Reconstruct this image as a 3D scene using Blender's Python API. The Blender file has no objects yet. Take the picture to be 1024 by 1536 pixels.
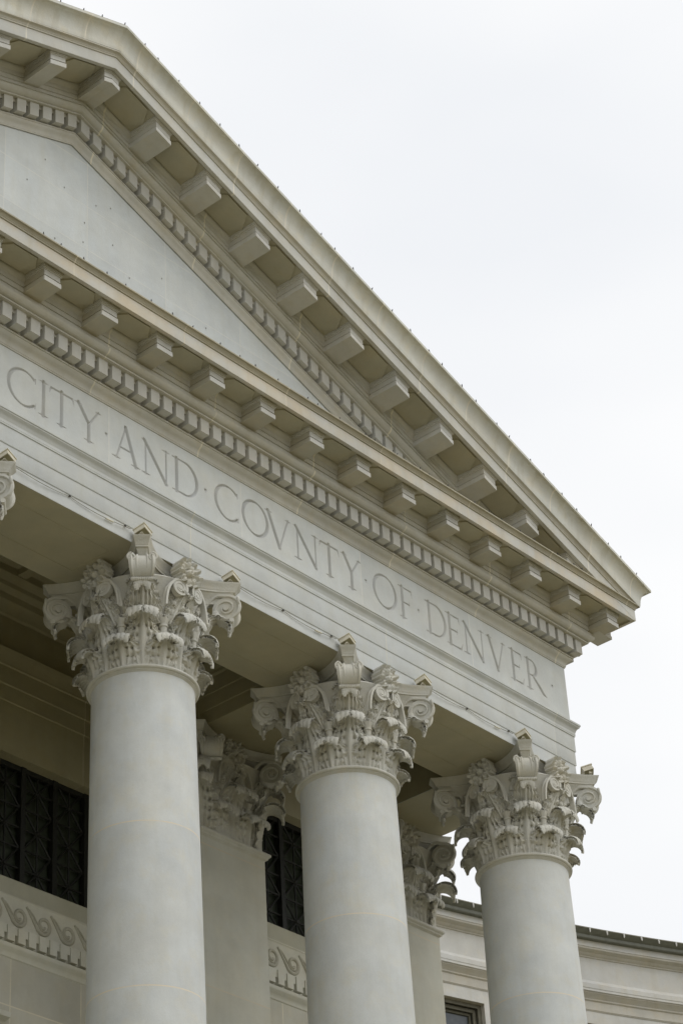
import bpy, math, random
import numpy as np
from mathutils import Vector, Matrix
random.seed(7)
rng = np.random.default_rng(5)
sc = bpy.context.scene
col = sc.collection
PI = math.pi

# ------------------------------------------------------------------ camera
F, YAW, PIT, ROL = 3684.667, 50.7107, 33.594, -3.617
CAM = (-22.0018, -23.5302, -21.6054)
yw, pt, rl = (math.radians(v) for v in (YAW, PIT, ROL))
fwd = Vector((math.sin(yw)*math.cos(pt), math.cos(yw)*math.cos(pt), math.sin(pt)))
rgt = Vector((math.cos(yw), -math.sin(yw), 0)); upv = rgt.cross(fwd)
r2 = rgt*math.cos(rl) + upv*math.sin(rl); u2 = -rgt*math.sin(rl) + upv*math.cos(rl)
cd = bpy.data.cameras.new('camera'); cam = bpy.data.objects.new('camera', cd); col.objects.link(cam)
cam.matrix_world = Matrix(((r2.x, u2.x, -fwd.x, CAM[0]), (r2.y, u2.y, -fwd.y, CAM[1]), (r2.z, u2.z, -fwd.z, CAM[2]), (0, 0, 0, 1)))
cd.sensor_fit = 'VERTICAL'; cd.sensor_height = 36.0; cd.lens = F/1536*36.0
cd.clip_end = 2000; cd.clip_start = .5
sc.camera = cam

# ------------------------------------------------------------------ sky, sun, exposure
SUN_EL, SUN_AZ = 50.0, 160.0          # azimuth clockwise from +y, the way the light comes from
w = bpy.data.worlds.new('World'); sc.world = w; w.use_nodes = True
nt = w.node_tree; nt.nodes.clear()
out = nt.nodes.new('ShaderNodeOutputWorld'); bg = nt.nodes.new('ShaderNodeBackground'); bg.inputs['Strength'].default_value = .1
sky = nt.nodes.new('ShaderNodeTexSky'); sky.sky_type = 'NISHITA'; sky.sun_disc = False
sky.sun_elevation = math.radians(SUN_EL); sky.sun_rotation = math.radians(SUN_AZ)
tc = nt.nodes.new('ShaderNodeTexCoord')
mp = nt.nodes.new('ShaderNodeMapping'); mp.inputs['Scale'].default_value = (1, 1, 2.2)
nz = nt.nodes.new('ShaderNodeTexNoise'); nz.inputs['Scale'].default_value = 3.1; nz.inputs['Detail'].default_value = 3; nz.inputs['Roughness'].default_value = .45
rp = nt.nodes.new('ShaderNodeValToRGB')
rp.color_ramp.elements[0].position = .3; rp.color_ramp.elements[0].color = (9.0, 9.2, 9.5, 1)
rp.color_ramp.elements[1].position = .62; rp.color_ramp.elements[1].color = (10.5, 10.5, 10.45, 1)
mx = nt.nodes.new('ShaderNodeMix'); mx.data_type = 'RGBA'; mx.inputs['Factor'].default_value = .97
nt.links.new(tc.outputs['Generated'], mp.inputs['Vector']); nt.links.new(mp.outputs['Vector'], nz.inputs['Vector'])
nt.links.new(nz.outputs['Fac'], rp.inputs['Fac'])
nt.links.new(sky.outputs['Color'], mx.inputs['A']); nt.links.new(rp.outputs['Color'], mx.inputs['B'])
nt.links.new(mx.outputs['Result'], bg.inputs['Color']); nt.links.new(bg.outputs['Background'], out.inputs['Surface'])
sl = bpy.data.lights.new('sun', 'SUN'); sl.energy = .85; sl.angle = math.radians(35); sl.color = (1, .98, .94)
so = bpy.data.objects.new('sun', sl); col.objects.link(so)
a, e = math.radians(SUN_AZ), math.radians(SUN_EL)
d = Vector((math.sin(a)*math.cos(e), math.cos(a)*math.cos(e), math.sin(e)))
so.rotation_euler = d.to_track_quat('Z', 'Y').to_euler(); so.location = (0, -30, 40)
sc.view_settings.view_transform = 'Standard'; sc.view_settings.look = 'None'
sc.view_settings.exposure = 0; sc.view_settings.gamma = 1

# ------------------------------------------------------------------ materials
def stone(name, base, dark=.82, warm=0.0, joint=None, jz=None, bump=.25, mott=.5, jcol=(.64, .58, .46), streak=.35, rough=.75, jw=.012):
    """mottled stone; joint = (period, offset) of upright mortar joints along x, jz = the same along z"""
    m = bpy.data.materials.new(name); m.use_nodes = True; t = m.node_tree; N = t.nodes; L = t.links
    b = N['Principled BSDF']; b.inputs['Roughness'].default_value = rough
    g = N.new('ShaderNodeNewGeometry')
    def noise(scale, det=4, vec=None, rough_=.55):
        n = N.new('ShaderNodeTexNoise'); n.inputs['Scale'].default_value = scale; n.inputs['Detail'].default_value = det
        n.inputs['Roughness'].default_value = rough_
        L.new(vec or g.outputs['Position'], n.inputs['Vector']); return n.outputs['Fac']
    def math_(op, a_, b_=None, c_=None):
        n = N.new('ShaderNodeMath'); n.operation = op
        for i, v in enumerate((a_, b_, c_)):
            if v is None: continue
            if isinstance(v, (int, float)): n.inputs[i].default_value = v
            else: L.new(v, n.inputs[i])
        return n.outputs[0]
    def mr(v, a0, a1, b0, b1):
        n = N.new('ShaderNodeMapRange'); L.new(v, n.inputs[0])
        for i, q in enumerate((a0, a1, b0, b1)): n.inputs[i+1].default_value = q
        return n.outputs[0]
    def mix(f, c1, c2, bt='MIX'):
        n = N.new('ShaderNodeMix'); n.data_type = 'RGBA'; n.blend_type = bt
        if isinstance(f, (int, float)): n.inputs['Factor'].default_value = f
        else: L.new(f, n.inputs['Factor'])
        for k, c in (('A', c1), ('B', c2)):
            if isinstance(c, tuple): n.inputs[k].default_value = (*c, 1)
            else: L.new(c, n.inputs[k])
        return n.outputs['Result']
    cool = (base[0]*.96, base[1]*.985, base[2]*1.03); wc = (base[0]*1.03, base[1]*.97, base[2]*.84)
    c = mix(mr(noise(.9, 5), .35, .68, 0, 1), cool, base)
    c = mix(math_('MULTIPLY', mr(noise(2.6, 6, rough_=.65), .5, .75, 0, 1), mott), c, wc)
    v = N.new('ShaderNodeMapping'); v.inputs['Scale'].default_value = (5.5, 5.5, .45); L.new(g.outputs['Position'], v.inputs['Vector'])
    dk = tuple(q*dark for q in base); dk = (dk[0], dk[1]*.97, dk[2]*.86)
    c = mix(math_('MULTIPLY', mr(noise(1.0, 5, v.outputs['Vector']), .5, .8, 0, 1), streak), c, dk)
    c = mix(math_('MULTIPLY', mr(noise(28, 3, rough_=.7), .45, .75, 0, 1), .22), c, tuple(q*.8 for q in base))
    if warm:
        v2 = N.new('ShaderNodeMapping'); v2.inputs['Scale'].default_value = (.8, 1, 1.3); L.new(g.outputs['Position'], v2.inputs['Vector'])
        c = mix(math_('MULTIPLY', mr(noise(1.5, 6, v2.outputs['Vector'], .6), .42, .66, 0, 1), warm), c, (.60, .49, .32))
    hv = N.new('ShaderNodeHueSaturation'); L.new(c, hv.inputs['Color']); L.new(mr(noise(1.7, 7, rough_=.62), .3, .7, .91, 1.07), hv.inputs['Value']); c = hv.outputs['Color']
    sep = N.new('ShaderNodeSeparateXYZ'); L.new(g.outputs['Position'], sep.inputs[0])
    cells = []
    masks = []
    for ax, j in (('X', joint), ('Z', jz)):
        if j is None: continue
        per, off = j
        s = math_('DIVIDE', math_('SUBTRACT', sep.outputs[ax], off), per)
        fl = math_('FLOOR', s); cells.append(fl)
        fr = math_('FRACT', s)
        dd = math_('MULTIPLY', math_('MINIMUM', fr, math_('SUBTRACT', 1.0, fr)), per)
        masks.append(math_('LESS_THAN', dd, jw))
    if cells:
        wn = N.new('ShaderNodeTexWhiteNoise'); wn.noise_dimensions = '2D'
        cb = N.new('ShaderNodeCombineXYZ'); L.new(cells[0], cb.inputs[0])
        if len(cells) > 1: L.new(cells[1], cb.inputs[1])
        L.new(cb.outputs[0], wn.inputs['Vector'])
        hs = N.new('ShaderNodeHueSaturation'); L.new(c, hs.inputs['Color']); L.new(mr(wn.outputs['Value'], 0, 1, .94, 1.035), hs.inputs['Value'])
        c = hs.outputs['Color']
        mk_ = masks[0] if len(masks) == 1 else math_('MAXIMUM', masks[0], masks[1])
        br = mr(noise(3.0, 3), .3, .55, .35, 1.0)
        c = mix(math_('MULTIPLY', mk_, br), c, jcol)
    L.new(c, b.inputs['Base Color'])
    bp = N.new('ShaderNodeBump'); bp.inputs['Strength'].default_value = bump; bp.inputs['Distance'].default_value = .012
    hgt = math_('ADD', noise(38, 4, rough_=.7), math_('MULTIPLY', noise(6, 4), 1.6))
    L.new(hgt, bp.inputs['Height']); L.new(bp.outputs['Normal'], b.inputs['Normal'])
    return m
def plain(name, c, rough=.6, metal=0.0):
    m = bpy.data.materials.new(name); m.use_nodes = True; t = m.node_tree; N = t.nodes; L = t.links
    b = N['Principled BSDF']; b.inputs['Roughness'].default_value = rough; b.inputs['Metallic'].default_value = metal
    g = N.new('ShaderNodeNewGeometry'); n = N.new('ShaderNodeTexNoise'); n.inputs['Scale'].default_value = 7; n.inputs['Detail'].default_value = 5
    L.new(g.outputs['Position'], n.inputs['Vector'])
    r = N.new('ShaderNodeValToRGB'); r.color_ramp.elements[0].position = .3; r.color_ramp.elements[1].position = .7
    r.color_ramp.elements[0].color = (*[q*.82 for q in c], 1); r.color_ramp.elements[1].color = (*[min(1, q*1.1) for q in c], 1)
    L.new(n.outputs['Fac'], r.inputs['Fac']); L.new(r.outputs['Color'], b.inputs['Base Color'])
    return m
BASE = (.57, .575, .545)
WARMB = (.55, .53, .465)
M = dict(
    frieze=stone('frieze stone', (.60, .61, .58), joint=(3.15, .90), mott=.25, streak=.25, jcol=(.66, .66, .62)),
    arch=stone('architrave stone', (.58, .59, .565), joint=(5.0, 2.75), mott=.3, streak=.25, jcol=(.66, .65, .58)),
    moulding=stone('moulding stone', WARMB, jw=.016, jcol=(.72, .68, .56), joint=(2.522, .45), mott=.7, streak=.5),
    dentil=stone('dentil stone', (.57, .555, .505), mott=.3),
    corona=stone('stained corona stone', (.57, .55, .49), warm=.55, joint=(2.522, -.95), mott=.6, streak=.7),
    rake=stone('raking corona stone', (.56, .55, .50), warm=.12, joint=(2.514, .42), jw=.016, jcol=(.72, .68, .58), mott=.5, streak=.5),
    sima=stone('gutter stone', (.67, .66, .59), warm=.1, jw=.017, jcol=(.74, .70, .60), joint=(1.257, .42), mott=.8, streak=.8, dark=.72),
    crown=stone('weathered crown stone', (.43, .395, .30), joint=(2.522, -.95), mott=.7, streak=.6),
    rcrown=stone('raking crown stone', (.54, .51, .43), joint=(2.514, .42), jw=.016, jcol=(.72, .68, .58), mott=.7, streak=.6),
    modbody=stone('stained and shaded modillion stone', (.47, .445, .36), warm=.25, mott=.6, streak=.2),  # ochre stain, plus the underside's shade put into the colour
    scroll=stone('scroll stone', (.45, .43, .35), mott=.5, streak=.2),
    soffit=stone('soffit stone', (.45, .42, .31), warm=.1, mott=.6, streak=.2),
    tymp=stone('tympanum stone', (.60, .62, .605), mott=.15, streak=.35, joint=(1.9, .4), jz=(.95, 3.6), jcol=(.67, .67, .63), jw=.007, dark=.88),
    shaft=stone('column stone', (.625, .635, .61), jz=(2.68, -4.70), mott=.6, streak=.3, jcol=(.72, .65, .52), jw=.011, bump=.2),
    cap=stone('carved stone', (.60, .585, .52), mott=.6, streak=.4, dark=.74, bump=.4),
    pil=stone('pilaster stone', (.60, .585, .50), jz=(2.68, -4.95), mott=.35, streak=.3, bump=.15),
    under=stone('shaded beam underside stone', (.47, .435, .31), mott=.4, streak=0),  # olive shade and warm bounce put into the base colour
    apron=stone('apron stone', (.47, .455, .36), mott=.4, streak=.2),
    innerlit=stone('lit end wall stone', (.44, .41, .30), mott=.4, streak=.2),  # lighter copy of the portico stone for the better lit walls
    inner=stone('shaded portico stone', (.37, .335, .21), mott=.5, streak=.3, joint=(2.6, .4), jcol=(.5, .46, .34)),  # depth of shade in the portico put into the base colour
    wall=stone('ashlar stone', (.52, .50, .42), mott=.4, joint=(1.62, .72), jz=(.95, -5.5), jcol=(.66, .62, .5)),
    wing=stone('wing stone', (.60, .585, .54), mott=.6, streak=.5, joint=(4.3, 1.0), jcol=(.66, .62, .54)),
    wmould=stone('wing moulding stone', (.53, .50, .43), mott=.7, streak=.7),
    letter=stone('darker letter stone', (.53, .53, .505), mott=.4, streak=.4),  # letter cuts a tone darker than the frieze
    grille=plain('dark bronze', (.010, .011, .008), .6, .0),
    glass=plain('dark window glass', (.042, .052, .034), .4),
    glassw=plain('wing window glass', (.10, .115, .13), .12),
    frame=plain('painted window frame', (.16, .15, .11), .6),
    gutter=plain('weathered green metal', (.15, .155, .125), .6),
    lamp=plain('cream lamp housing', (.66, .62, .50), .45),
    lens=plain('shade-toned lamp glass', (.36, .335, .21), .4),  # olive shade of the open underside put into the glass colour
    cable=plain('old cable', (.34, .32, .26), .7),
    dark=plain('dark socket', (.05, .05, .045), .6),
    bulb=plain('white bulb', (.75, .74, .70), .3),
    hole=plain('drilled hole', (.22, .215, .19), .9),
    paving=stone('plaza paving', (.20, .165, .075), mott=.6, streak=0, bump=.2),
    ground=stone('grass and gravel ground', (.15, .135, .05), mott=.6, streak=0, bump=.2),
    roof=plain('grey roofing', (.2, .2, .19), .8),
)

# ------------------------------------------------------------------ helpers
def mk(name, V, Fc, mat, parent=None, smooth=None, label=None, cat=None, group=None, kind=None):
    me = bpy.data.meshes.new(name)
    V = np.asarray(V, dtype=np.float64)
    me.from_pydata(V.tolist(), [], [tuple(int(i) for i in f) for f in Fc]); me.validate(); me.update()
    me.materials.append(M[mat])
    if smooth is not None:
        me.polygons.foreach_set('use_smooth', [True]*len(me.polygons)); me.set_sharp_from_angle(angle=math.radians(smooth))
    o = bpy.data.objects.new(name, me); col.objects.link(o)
    if parent: o.parent = parent
    for k, v in (('label', label), ('category', cat), ('group', group), ('kind', kind)):
        if v: o[k] = v
    return o
def thing(name, label, cat, loc=(0, 0, 0), group=None, rz=0):
    o = bpy.data.objects.new(name, None); col.objects.link(o); o.location = loc; o.rotation_euler = (0, 0, rz)
    o.empty_display_size = .3
    o['label'] = label; o['category'] = cat
    if group: o['group'] = group
    return o
def dup(o, parent=None, **kw):
    c = o.copy(); col.objects.link(c); c.parent = parent
    for k, v in kw.items():
        if k in ('label', 'group'): c[k] = v
        else: setattr(c, k, v)
    for ch in list(o.children): dup(ch, c)
    return c
class MB:
    def __init__(s): s.V = []; s.F = []; s.n = 0
    def add(s, V, Fc):
        s.V.append(np.asarray(V, float)); s.F += [tuple(i+s.n for i in f) for f in Fc]; s.n += len(V)
    def box(s, x0, x1, y0, y1, z0, z1, dz=None):
        f = dz or (lambda x: 0)
        V = [(x, y, z+f(x)) for z in (z0, z1) for y in (y0, y1) for x in (x0, x1)]
        s.add(V, [(0, 2, 3, 1), (4, 5, 7, 6), (0, 1, 5, 4), (2, 6, 7, 3), (0, 4, 6, 2), (1, 3, 7, 5)])
    def tube(s, pts, r, n=8, closed=False):
        pts = [Vector(p) for p in pts]; m = len(pts); V = []
        rr = r if hasattr(r, '__len__') else [r]*m
        prev = None
        for i, p in enumerate(pts):
            t = (pts[min(i+1, m-1)]-pts[max(i-1, 0)]).normalized()
            if prev is None: prev = t.orthogonal().normalized()
            nx = (prev-t*prev.dot(t)).normalized(); prev = nx; ny = t.cross(nx)
            for k in range(n):
                q = 2*PI*k/n; V.append(p+(nx*math.cos(q)+ny*math.sin(q))*rr[i])
        Fc = [(i*n+k, i*n+(k+1) % n, (i+1)*n+(k+1) % n, (i+1)*n+k) for i in range(m-1) for k in range(n)]
        Fc += [tuple(range(n)), tuple((m-1)*n+k for k in range(n))[::-1]]
        s.add(V, Fc)
    def build(s, name, mat, parent=None, smooth=None, **kw):
        return mk(name, np.vstack(s.V), s.F, mat, parent, smooth, **kw)
A = .8631; XC = 12.5+A                     # half depth of the architrave; corner of the frieze
DZ = lambda x: 5.172-.3585*abs(x)          # how far the raking cornice stands above the level one
def strip(stations, closed=False):
    """stations: list of rows of points; joins them with quads"""
    n = len(stations[0]); V = [p for r in stations for p in r]
    Fc = [(i*n+k, i*n+k+1, (i+1)*n+k+1, (i+1)*n+k) for i in range(len(stations)-1) for k in range(n-1)]
    if closed: Fc += [(i*n+n-1, i*n, (i+1)*n, (i+1)*n+n-1) for i in range(len(stations)-1)]
    return V, Fc
def ring(prof, yb=3.6, closed=False, xl=None):
    st = [[(-XC-p, yb, z) for p, z in prof], [(-XC-p, -p, z) for p, z in prof], [(XC+p, -p, z) for p, z in prof], [(XC+p, yb, z) for p, z in prof]]
    return strip(st, closed)
def raking(prof, xe=None, side=None, clamp=None, closed=False):
    """a profile carried up and over the pediment; xe = where it dies, else it is mitred at the corner"""
    def cz(x, z):
        q = DZ(x)
        if clamp is not None: q = max(q, clamp)
        return z+q
    if xe: R = [[(sx*xe, -p, z+DZ(xe)) for p, z in prof] for sx in (-1, 1)]
    else: R = [[(sx*(XC+p), -p, cz(XC+p, z)) for p, z in prof] for sx in (-1, 1)]
    st = [R[0], [(0, -p, z+DZ(0)) for p, z in prof], R[1]]
    if side is not None:
        st = [[(-XC-p, side, cz(XC+p, z)) for p, z in prof]] + st + [[(XC+p, side, cz(XC+p, z)) for p, z in prof]]
    return strip(st, closed)
def curve(pts, n=6):
    """smooth a polyline with Catmull-Rom"""
    P = [pts[0]]+list(pts)+[pts[-1]]; o = []
    for i in range(1, len(P)-2):
        for k in range(n):
            t = k/n; p0, p1, p2, p3 = (np.array(P[i+j], float) for j in (-1, 0, 1, 2))
            o.append(tuple(.5*((2*p1)+(-p0+p2)*t+(2*p0-5*p1+4*p2-p3)*t*t+(-p0+3*p1-3*p2+p3)*t**3)))
    o.append(tuple(pts[-1])); return o

# ------------------------------------------------------------------ the ground
mk('ground', [(-600, -600, -23.2), (600, -600, -23.2), (600, 600, -23.2), (-600, 600, -23.2)], [(0, 1, 2, 3)], 'ground', kind='structure')
mk('plaza_paving', [(-45, -60, -23.196), (45, -60, -23.196), (45, 5, -23.196), (-45, 5, -23.196)], [(0, 1, 2, 3)], 'paving', kind='structure')

# ------------------------------------------------------------------ entablature
ent = thing('entablature', 'carved pale stone entablature with the inscription, carried on the columns', 'entablature', (0, 0, 0))
b = MB()
arch_prof = [(-1.726, 0), (-.004, 0), (0, .004), (0, .262), (.012, .268), (.018, .282), (.012, .292), (.016, .30), (.016, .562), (.028, .568), (.034, .582), (.028, .592),
             (.030, .60), (.030, .893), (.046, .90), (.046, .925), (.05, .93), (.05, .985), (.058, 1.0), (.066, 1.03), (.085, 1.062), (.108, 1.082), (.12, 1.095), (.12, 1.112), (.134, 1.12), (.137, 1.125), (.137, 1.16), (.132, 1.166), (-.2, 1.19), (-1.726, 1.19)]
b.add(*ring(arch_prof, closed=True)); arch = b.build('architrave', 'arch', ent, 28)
b = MB(); b.add(*strip([[(-XC-p, 3.6, -.003) for p in (-.006, -1.72)], [(-XC-p, -p, -.003) for p in (-.006, -1.72)], [(XC+p, -p, -.003) for p in (-.006, -1.72)], [(XC+p, 3.6, -.003) for p in (-.006, -1.72)]]))
b.build('beam_underside', 'under', ent)  # sheet over the architrave's bottom, shade in its colour
b = MB(); b.add(*strip([[(-XC+1.732, 3.6, z) for z in (.002, 1.19)], [(-XC+1.732, 1.732, z) for z in (.002, 1.19)], [(XC-1.732, 1.732, z) for z in (.002, 1.19)], [(XC-1.732, 3.6, z) for z in (.002, 1.19)]]))
b.build('inner_shade_sheet', 'inner', ent)  # added dark sheet, shade painted over the pale back faces
for x in (-7.5, 7.5):             # beams back to the wall
    b = MB()
    for s in (-1, 1):
        pr = [(A-.03, 0), (A-.004, 0), (A, .004), (A, .27), (A+.015, .285), (A+.015, .57), (A+.03, .585), (A+.03, .89), (A+.07, .92), (A+.07, .98), (A+.13, 1.08), (A+.15, 1.16), (A-.03, 1.17)]
        b.add(*strip([[(x+s*p, 1.726, z) for p, z in pr], [(x+s*p, 3.745, z) for p, z in pr]]))
    b.box(x-A+.02, x+A-.02, 1.727, 3.745, 0.0005, 1.16)
    b.build('cross_beam', 'inner', ent, 28)
b = MB()                                    # inset frames on the undersides
for k in range(-3, 3):
    x0, x1 = k*5-2.5+5+1.15-5, k*5+2.5-1.15
    if x1 < -5: continue
    b = MB(); P8 = [(xx, yy, zz) for zz in (-.012, .003) for xx, yy in ((x0, .42), (x1, .42), (x1, 1.31), (x0, 1.31), (x0+.04, .46), (x1-.04, .46), (x1-.04, 1.27), (x0+.04, 1.27))]
    b.add(P8, [(i, (i+1) % 4, 4+(i+1) % 4, 4+i) for i in range(4)]+[(i, (i+1) % 4, 8+(i+1) % 4, 8+i) for i in range(4)]+[(4+i, 4+(i+1) % 4, 12+(i+1) % 4, 12+i) for i in range(4)])
    b.build('soffit_moulding', 'under', ent)
# --- the frieze with its incised letters
LB, LT = 1.503, 2.183; H = LT-LB; S_ = .036; T_ = .0165
def seg(x0, z0, x1, z1, h0, h1=None): return [(x0, LB+z0*H, h0), (x1, LB+z1*H, h1 or h0)]
def serif(x, z, l, r, up): # flat serif along the base or cap line with a bracket
    zz = LB+z*H+(-.006 if up else .006)
    return [[(x-l, zz, .005), (x-.02, zz, .015), (x+.02, zz, .015), (x+r, zz, .005)]]
def stem(x, top=True, bot=True, h=S_, sl_=.105):
    o = [seg(x, 0, x, 1, h)]
    if bot: o += serif(x, .012, sl_, sl_, False)
    if top: o += serif(x, .988, sl_, sl_, True)
    return o
def arc(cx, cz, rx, rz, a0, a1, hmax=S_, hmin=T_, n=36, tilt=0.25):
    o = []
    for i in range(n+1):
        q = math.radians(a0+(a1-a0)*i/n)
        h = hmin+(hmax-hmin)*abs(math.cos(q+tilt))**1.3
        o.append((cx+rx*math.cos(q), LB+(cz+rz*math.sin(q))*H, h))
    return [o]
def gC(x0, x1): # x0 left edge, x1 tip
    wd = x1-x0; cx = x0+wd*.58
    o = arc(cx, .5, cx-x0-.03, .50, 48, 312, tilt=.2)
    e0, e1 = o[0][0], o[0][-1]
    o += [[(e0[0], e0[1], .016), (x1-.02, LB+.92*H, .015), (x1-.012, LB+.77*H, .005)], [(e1[0], e1[1], .016), (x1-.015, LB+.07*H, .013), (x1, LB+.23*H, .005)]]
    return o
def gO(x0, x1): cx = (x0+x1)/2; return arc(cx, .5, (x1-x0)/2-.03, .50, 0, 360, n=56, tilt=.35)
def gI(x): return stem(x)
def gT(x, l, r):
    return stem(x, top=False)+[seg(l+.03, .965, r-.03, .965, .0185)]+[[(l+.035, LB+.965*H, .02), (l+.01, LB+.90*H, .014), (l, LB+.80*H, .005)], [(r-.035, LB+.965*H, .02), (r-.012, LB+.90*H, .014), (r, LB+.78*H, .005)]]
def gY(l, x, r): return [seg(l+.08, 1, x, .52, .036), seg(r-.06, 1, x, .50, .018), seg(x, .54, x, 0, .036)]+serif(x, .012, .11, .11, False)+serif(l+.08, .988, .09, .085, True)+serif(r-.06, .988, .065, .065, True)
def gA(l, ap, r): return [seg(ap, 1.03, l+.1, 0, .0175), seg(ap-.005, 1.03, r-.1, 0, .037), seg(l+.19, .37, r-.20, .37, .017)]+serif(l+.1, .012, .10, .10, False)+serif(r-.1, .012, .11, .10, False)
def gN(x, v, t=None): return [seg(x, 0, x, .97, .0185), seg(x-.03, 1, v, 0, .035), seg(v, 0, v, 1, .0185)]+serif(x, .012, .10, .10, False)+[seg(x-.10, .995, x, .985, .005, .018)]+serif(v, .988, .10, .085, True)
def gD(x, r): cx = x+(r-x)*.38; return stem(x, top=False, bot=False)+[seg(x-.10, .985, cx, .985, .012, .017), seg(x-.10, .015, cx, .015, .012, .019)]+arc(cx, .5, r-cx-.03, .485, -90, 90, tilt=-.15)
def gE(x, rt, rm, rb):
    return stem(x, top=False, bot=False)+[seg(x-.10, .985, rt-.02, .97, .01, .018), seg(x, .51, rm, .51, .016), seg(x-.10, .015, rb-.05, .015, .01, .02),
        [(rt-.02, LB+.97*H, .017), (rt, LB+.80*H, .005)], [(rm-.01, LB+.60*H, .005), (rm-.01, LB+.51*H, .014), (rm-.01, LB+.43*H, .005)], [(rb-.05, LB+.02*H, .018), (rb, LB+.21*H, .005)]]
def gF(x, rt, rm): return stem(x, top=False)+[seg(x-.10, .985, rt-.02, .97, .01, .018), seg(x, .51, rm, .51, .016), [(rt-.02, LB+.97*H, .017), (rt, LB+.78*H, .005)], [(rm-.01, LB+.60*H, .005), (rm-.01, LB+.51*H, .014), (rm-.01, LB+.42*H, .005)]]
def gV(l, v, r): return [seg(l+.09, 1, v, 0, .036), seg(r-.07, 1, v, 0, .0175)]+serif(l+.09, .988, .09, .10, True)+serif(r-.07, .988, .07, .07, True)
def gR(x, bw, lg): cx = x+(bw-x)*.40; return stem(x, top=False)+[seg(x-.08, .985, cx, .985, .01, .016), seg(x, .49, cx, .49, .015)]+arc(cx, .737, bw-cx-.03, .25, -90, 90)+[[(x+.13, LB+.49*H, .02), (lg-.22, LB+.24*H, .036), (lg-.10, LB+.06*H, .034), (lg, LB-.005*H, .006)]]
def gdot(x): return [[(x-.032, LB+.54*H, .004), (x, LB+.52*H, .026), (x+.028, LB+.53*H, .004)], [(x, LB+.52*H, .024), (x+.004, LB+.44*H, .004)]]
LET = [('letter', gC(-1.325, -.712)), ('letter', gI(-.55)), ('letter', gT(-.155, -.42, .11)), ('letter', gY(.135, .447, .722)), ('interpunct', gdot(.84)),
       ('letter', gA(.968, 1.287, 1.615)), ('letter', gN(1.745, 2.225)), ('letter', gD(2.475, 2.988)), ('interpunct', gdot(3.172)),
       ('letter', gC(3.386, 3.978)), ('letter', gO(4.065, 4.74)), ('letter', gV(4.648, 5.012, 5.325)), ('letter', gN(5.493, 5.962)), ('letter', gT(6.33, 6.08, 6.60)), ('letter', gY(6.66, 6.93, 7.21)), ('interpunct', gdot(7.328)),
       ('letter', gO(7.518, 8.192)), ('letter', gF(8.352, 8.635, 8.55)), ('interpunct', gdot(8.81)),
       ('letter', gD(9.122, 9.614)), ('letter', gE(9.722, 10.02, 9.95, 10.085)), ('letter', gN(10.207, 10.69)), ('letter', gV(10.83, 11.145, 11.43)), ('letter', gE(11.64, 11.93, 11.85, 11.965)), ('letter', gR(12.13, 12.415, 12.66)), ('interpunct', gdot(12.885))]
def build_frieze():
    h = .009; x0, x1, z0, z1 = -1.5, 13.1, LB-.03, LT+.06
    nx, nz_ = int((x1-x0)/h)+1, int((z1-z0)/h)+1
    X = x0+np.arange(nx)*h; Z = z0+np.arange(nz_)*h
    D = np.zeros((nx, nz_)); ID = -np.ones((nx, nz_), int)
    for li, (nm, strokes) in enumerate(LET):
        for st in strokes:
            for (ax, az, ah), (bx, bz, bh) in zip(st[:-1], st[1:]):
                m = max(ah, bh)+.01
                i0, i1 = max(0, int((min(ax, bx)-m-x0)/h)), min(nx, int((max(ax, bx)+m-x0)/h)+2)
                j0, j1 = max(0, int((min(az, bz)-m-z0)/h)), min(nz_, int((max(az, bz)+m-z0)/h)+2)
                if i0 >= i1 or j0 >= j1: continue
                gx, gz = np.meshgrid(X[i0:i1], Z[j0:j1], indexing='ij')
                L2 = (bx-ax)**2+(bz-az)**2+1e-12
                t = np.clip(((gx-ax)*(bx-ax)+(gz-az)*(bz-az))/L2, 0, 1)
                dd = np.hypot(gx-ax-t*(bx-ax), gz-az-t*(bz-az)); dep = (ah+(bh-ah)*t)-dd
                sub = D[i0:i1, j0:j1]; w_ = dep > sub
                sub[w_] = dep[w_]; ids = ID[i0:i1, j0:j1]; ids[w_] = li
    Y = np.minimum(D*1.5, .045)
    # which cells are cut
    cid = np.maximum.reduce([ID[:-1, :-1], ID[1:, :-1], ID[:-1, 1:], ID[1:, 1:]])
    for li, (nm, _) in enumerate(LET):
        ii, jj = np.nonzero(cid == li)
        idx = {}; V = []; Fc = []
        def vid(i, j):
            k = (i, j)
            if k not in idx: idx[k] = len(V); V.append((X[i], Y[i, j], Z[j]))
            return idx[k]
        for i, j in zip(ii, jj): Fc.append((vid(i, j), vid(i+1, j), vid(i+1, j+1), vid(i, j+1)))
        mk(nm, V, Fc, 'letter', ent, 50)
    b = MB()
    for j in range(nz_-1):
        row = cid[:, j] < 0; i = 0
        while i < nx-1:
            if not row[i]: i += 1; continue
            k = i
            while k < nx-1 and row[k]: k += 1
            b.add([(X[i], 0, Z[j]), (X[k], 0, Z[j]), (X[k], 0, Z[j+1]), (X[i], 0, Z[j+1])], [(0, 1, 2, 3)]); i = k
    xa, xb, za, zb = X[0], X[-1], Z[0], Z[-1]; lo, hi = 1.15, 2.47
    for q in ((-XC, xa, lo, hi), (xb, XC, lo, hi), (xa, xb, lo, za), (xa, xb, zb, hi)):
        b.add([(q[0], 0, q[2]), (q[1], 0, q[2]), (q[1], 0, q[3]), (q[0], 0, q[3])], [(0, 1, 2, 3)])
    for s in (-1, 1): b.add([(s*XC, 0, lo), (s*XC, 3.6, lo), (s*XC, 3.6, hi), (s*XC, 0, hi)], [(0, 1, 2, 3)])
    b.build('frieze', 'frieze', ent)
build_frieze()
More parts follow.
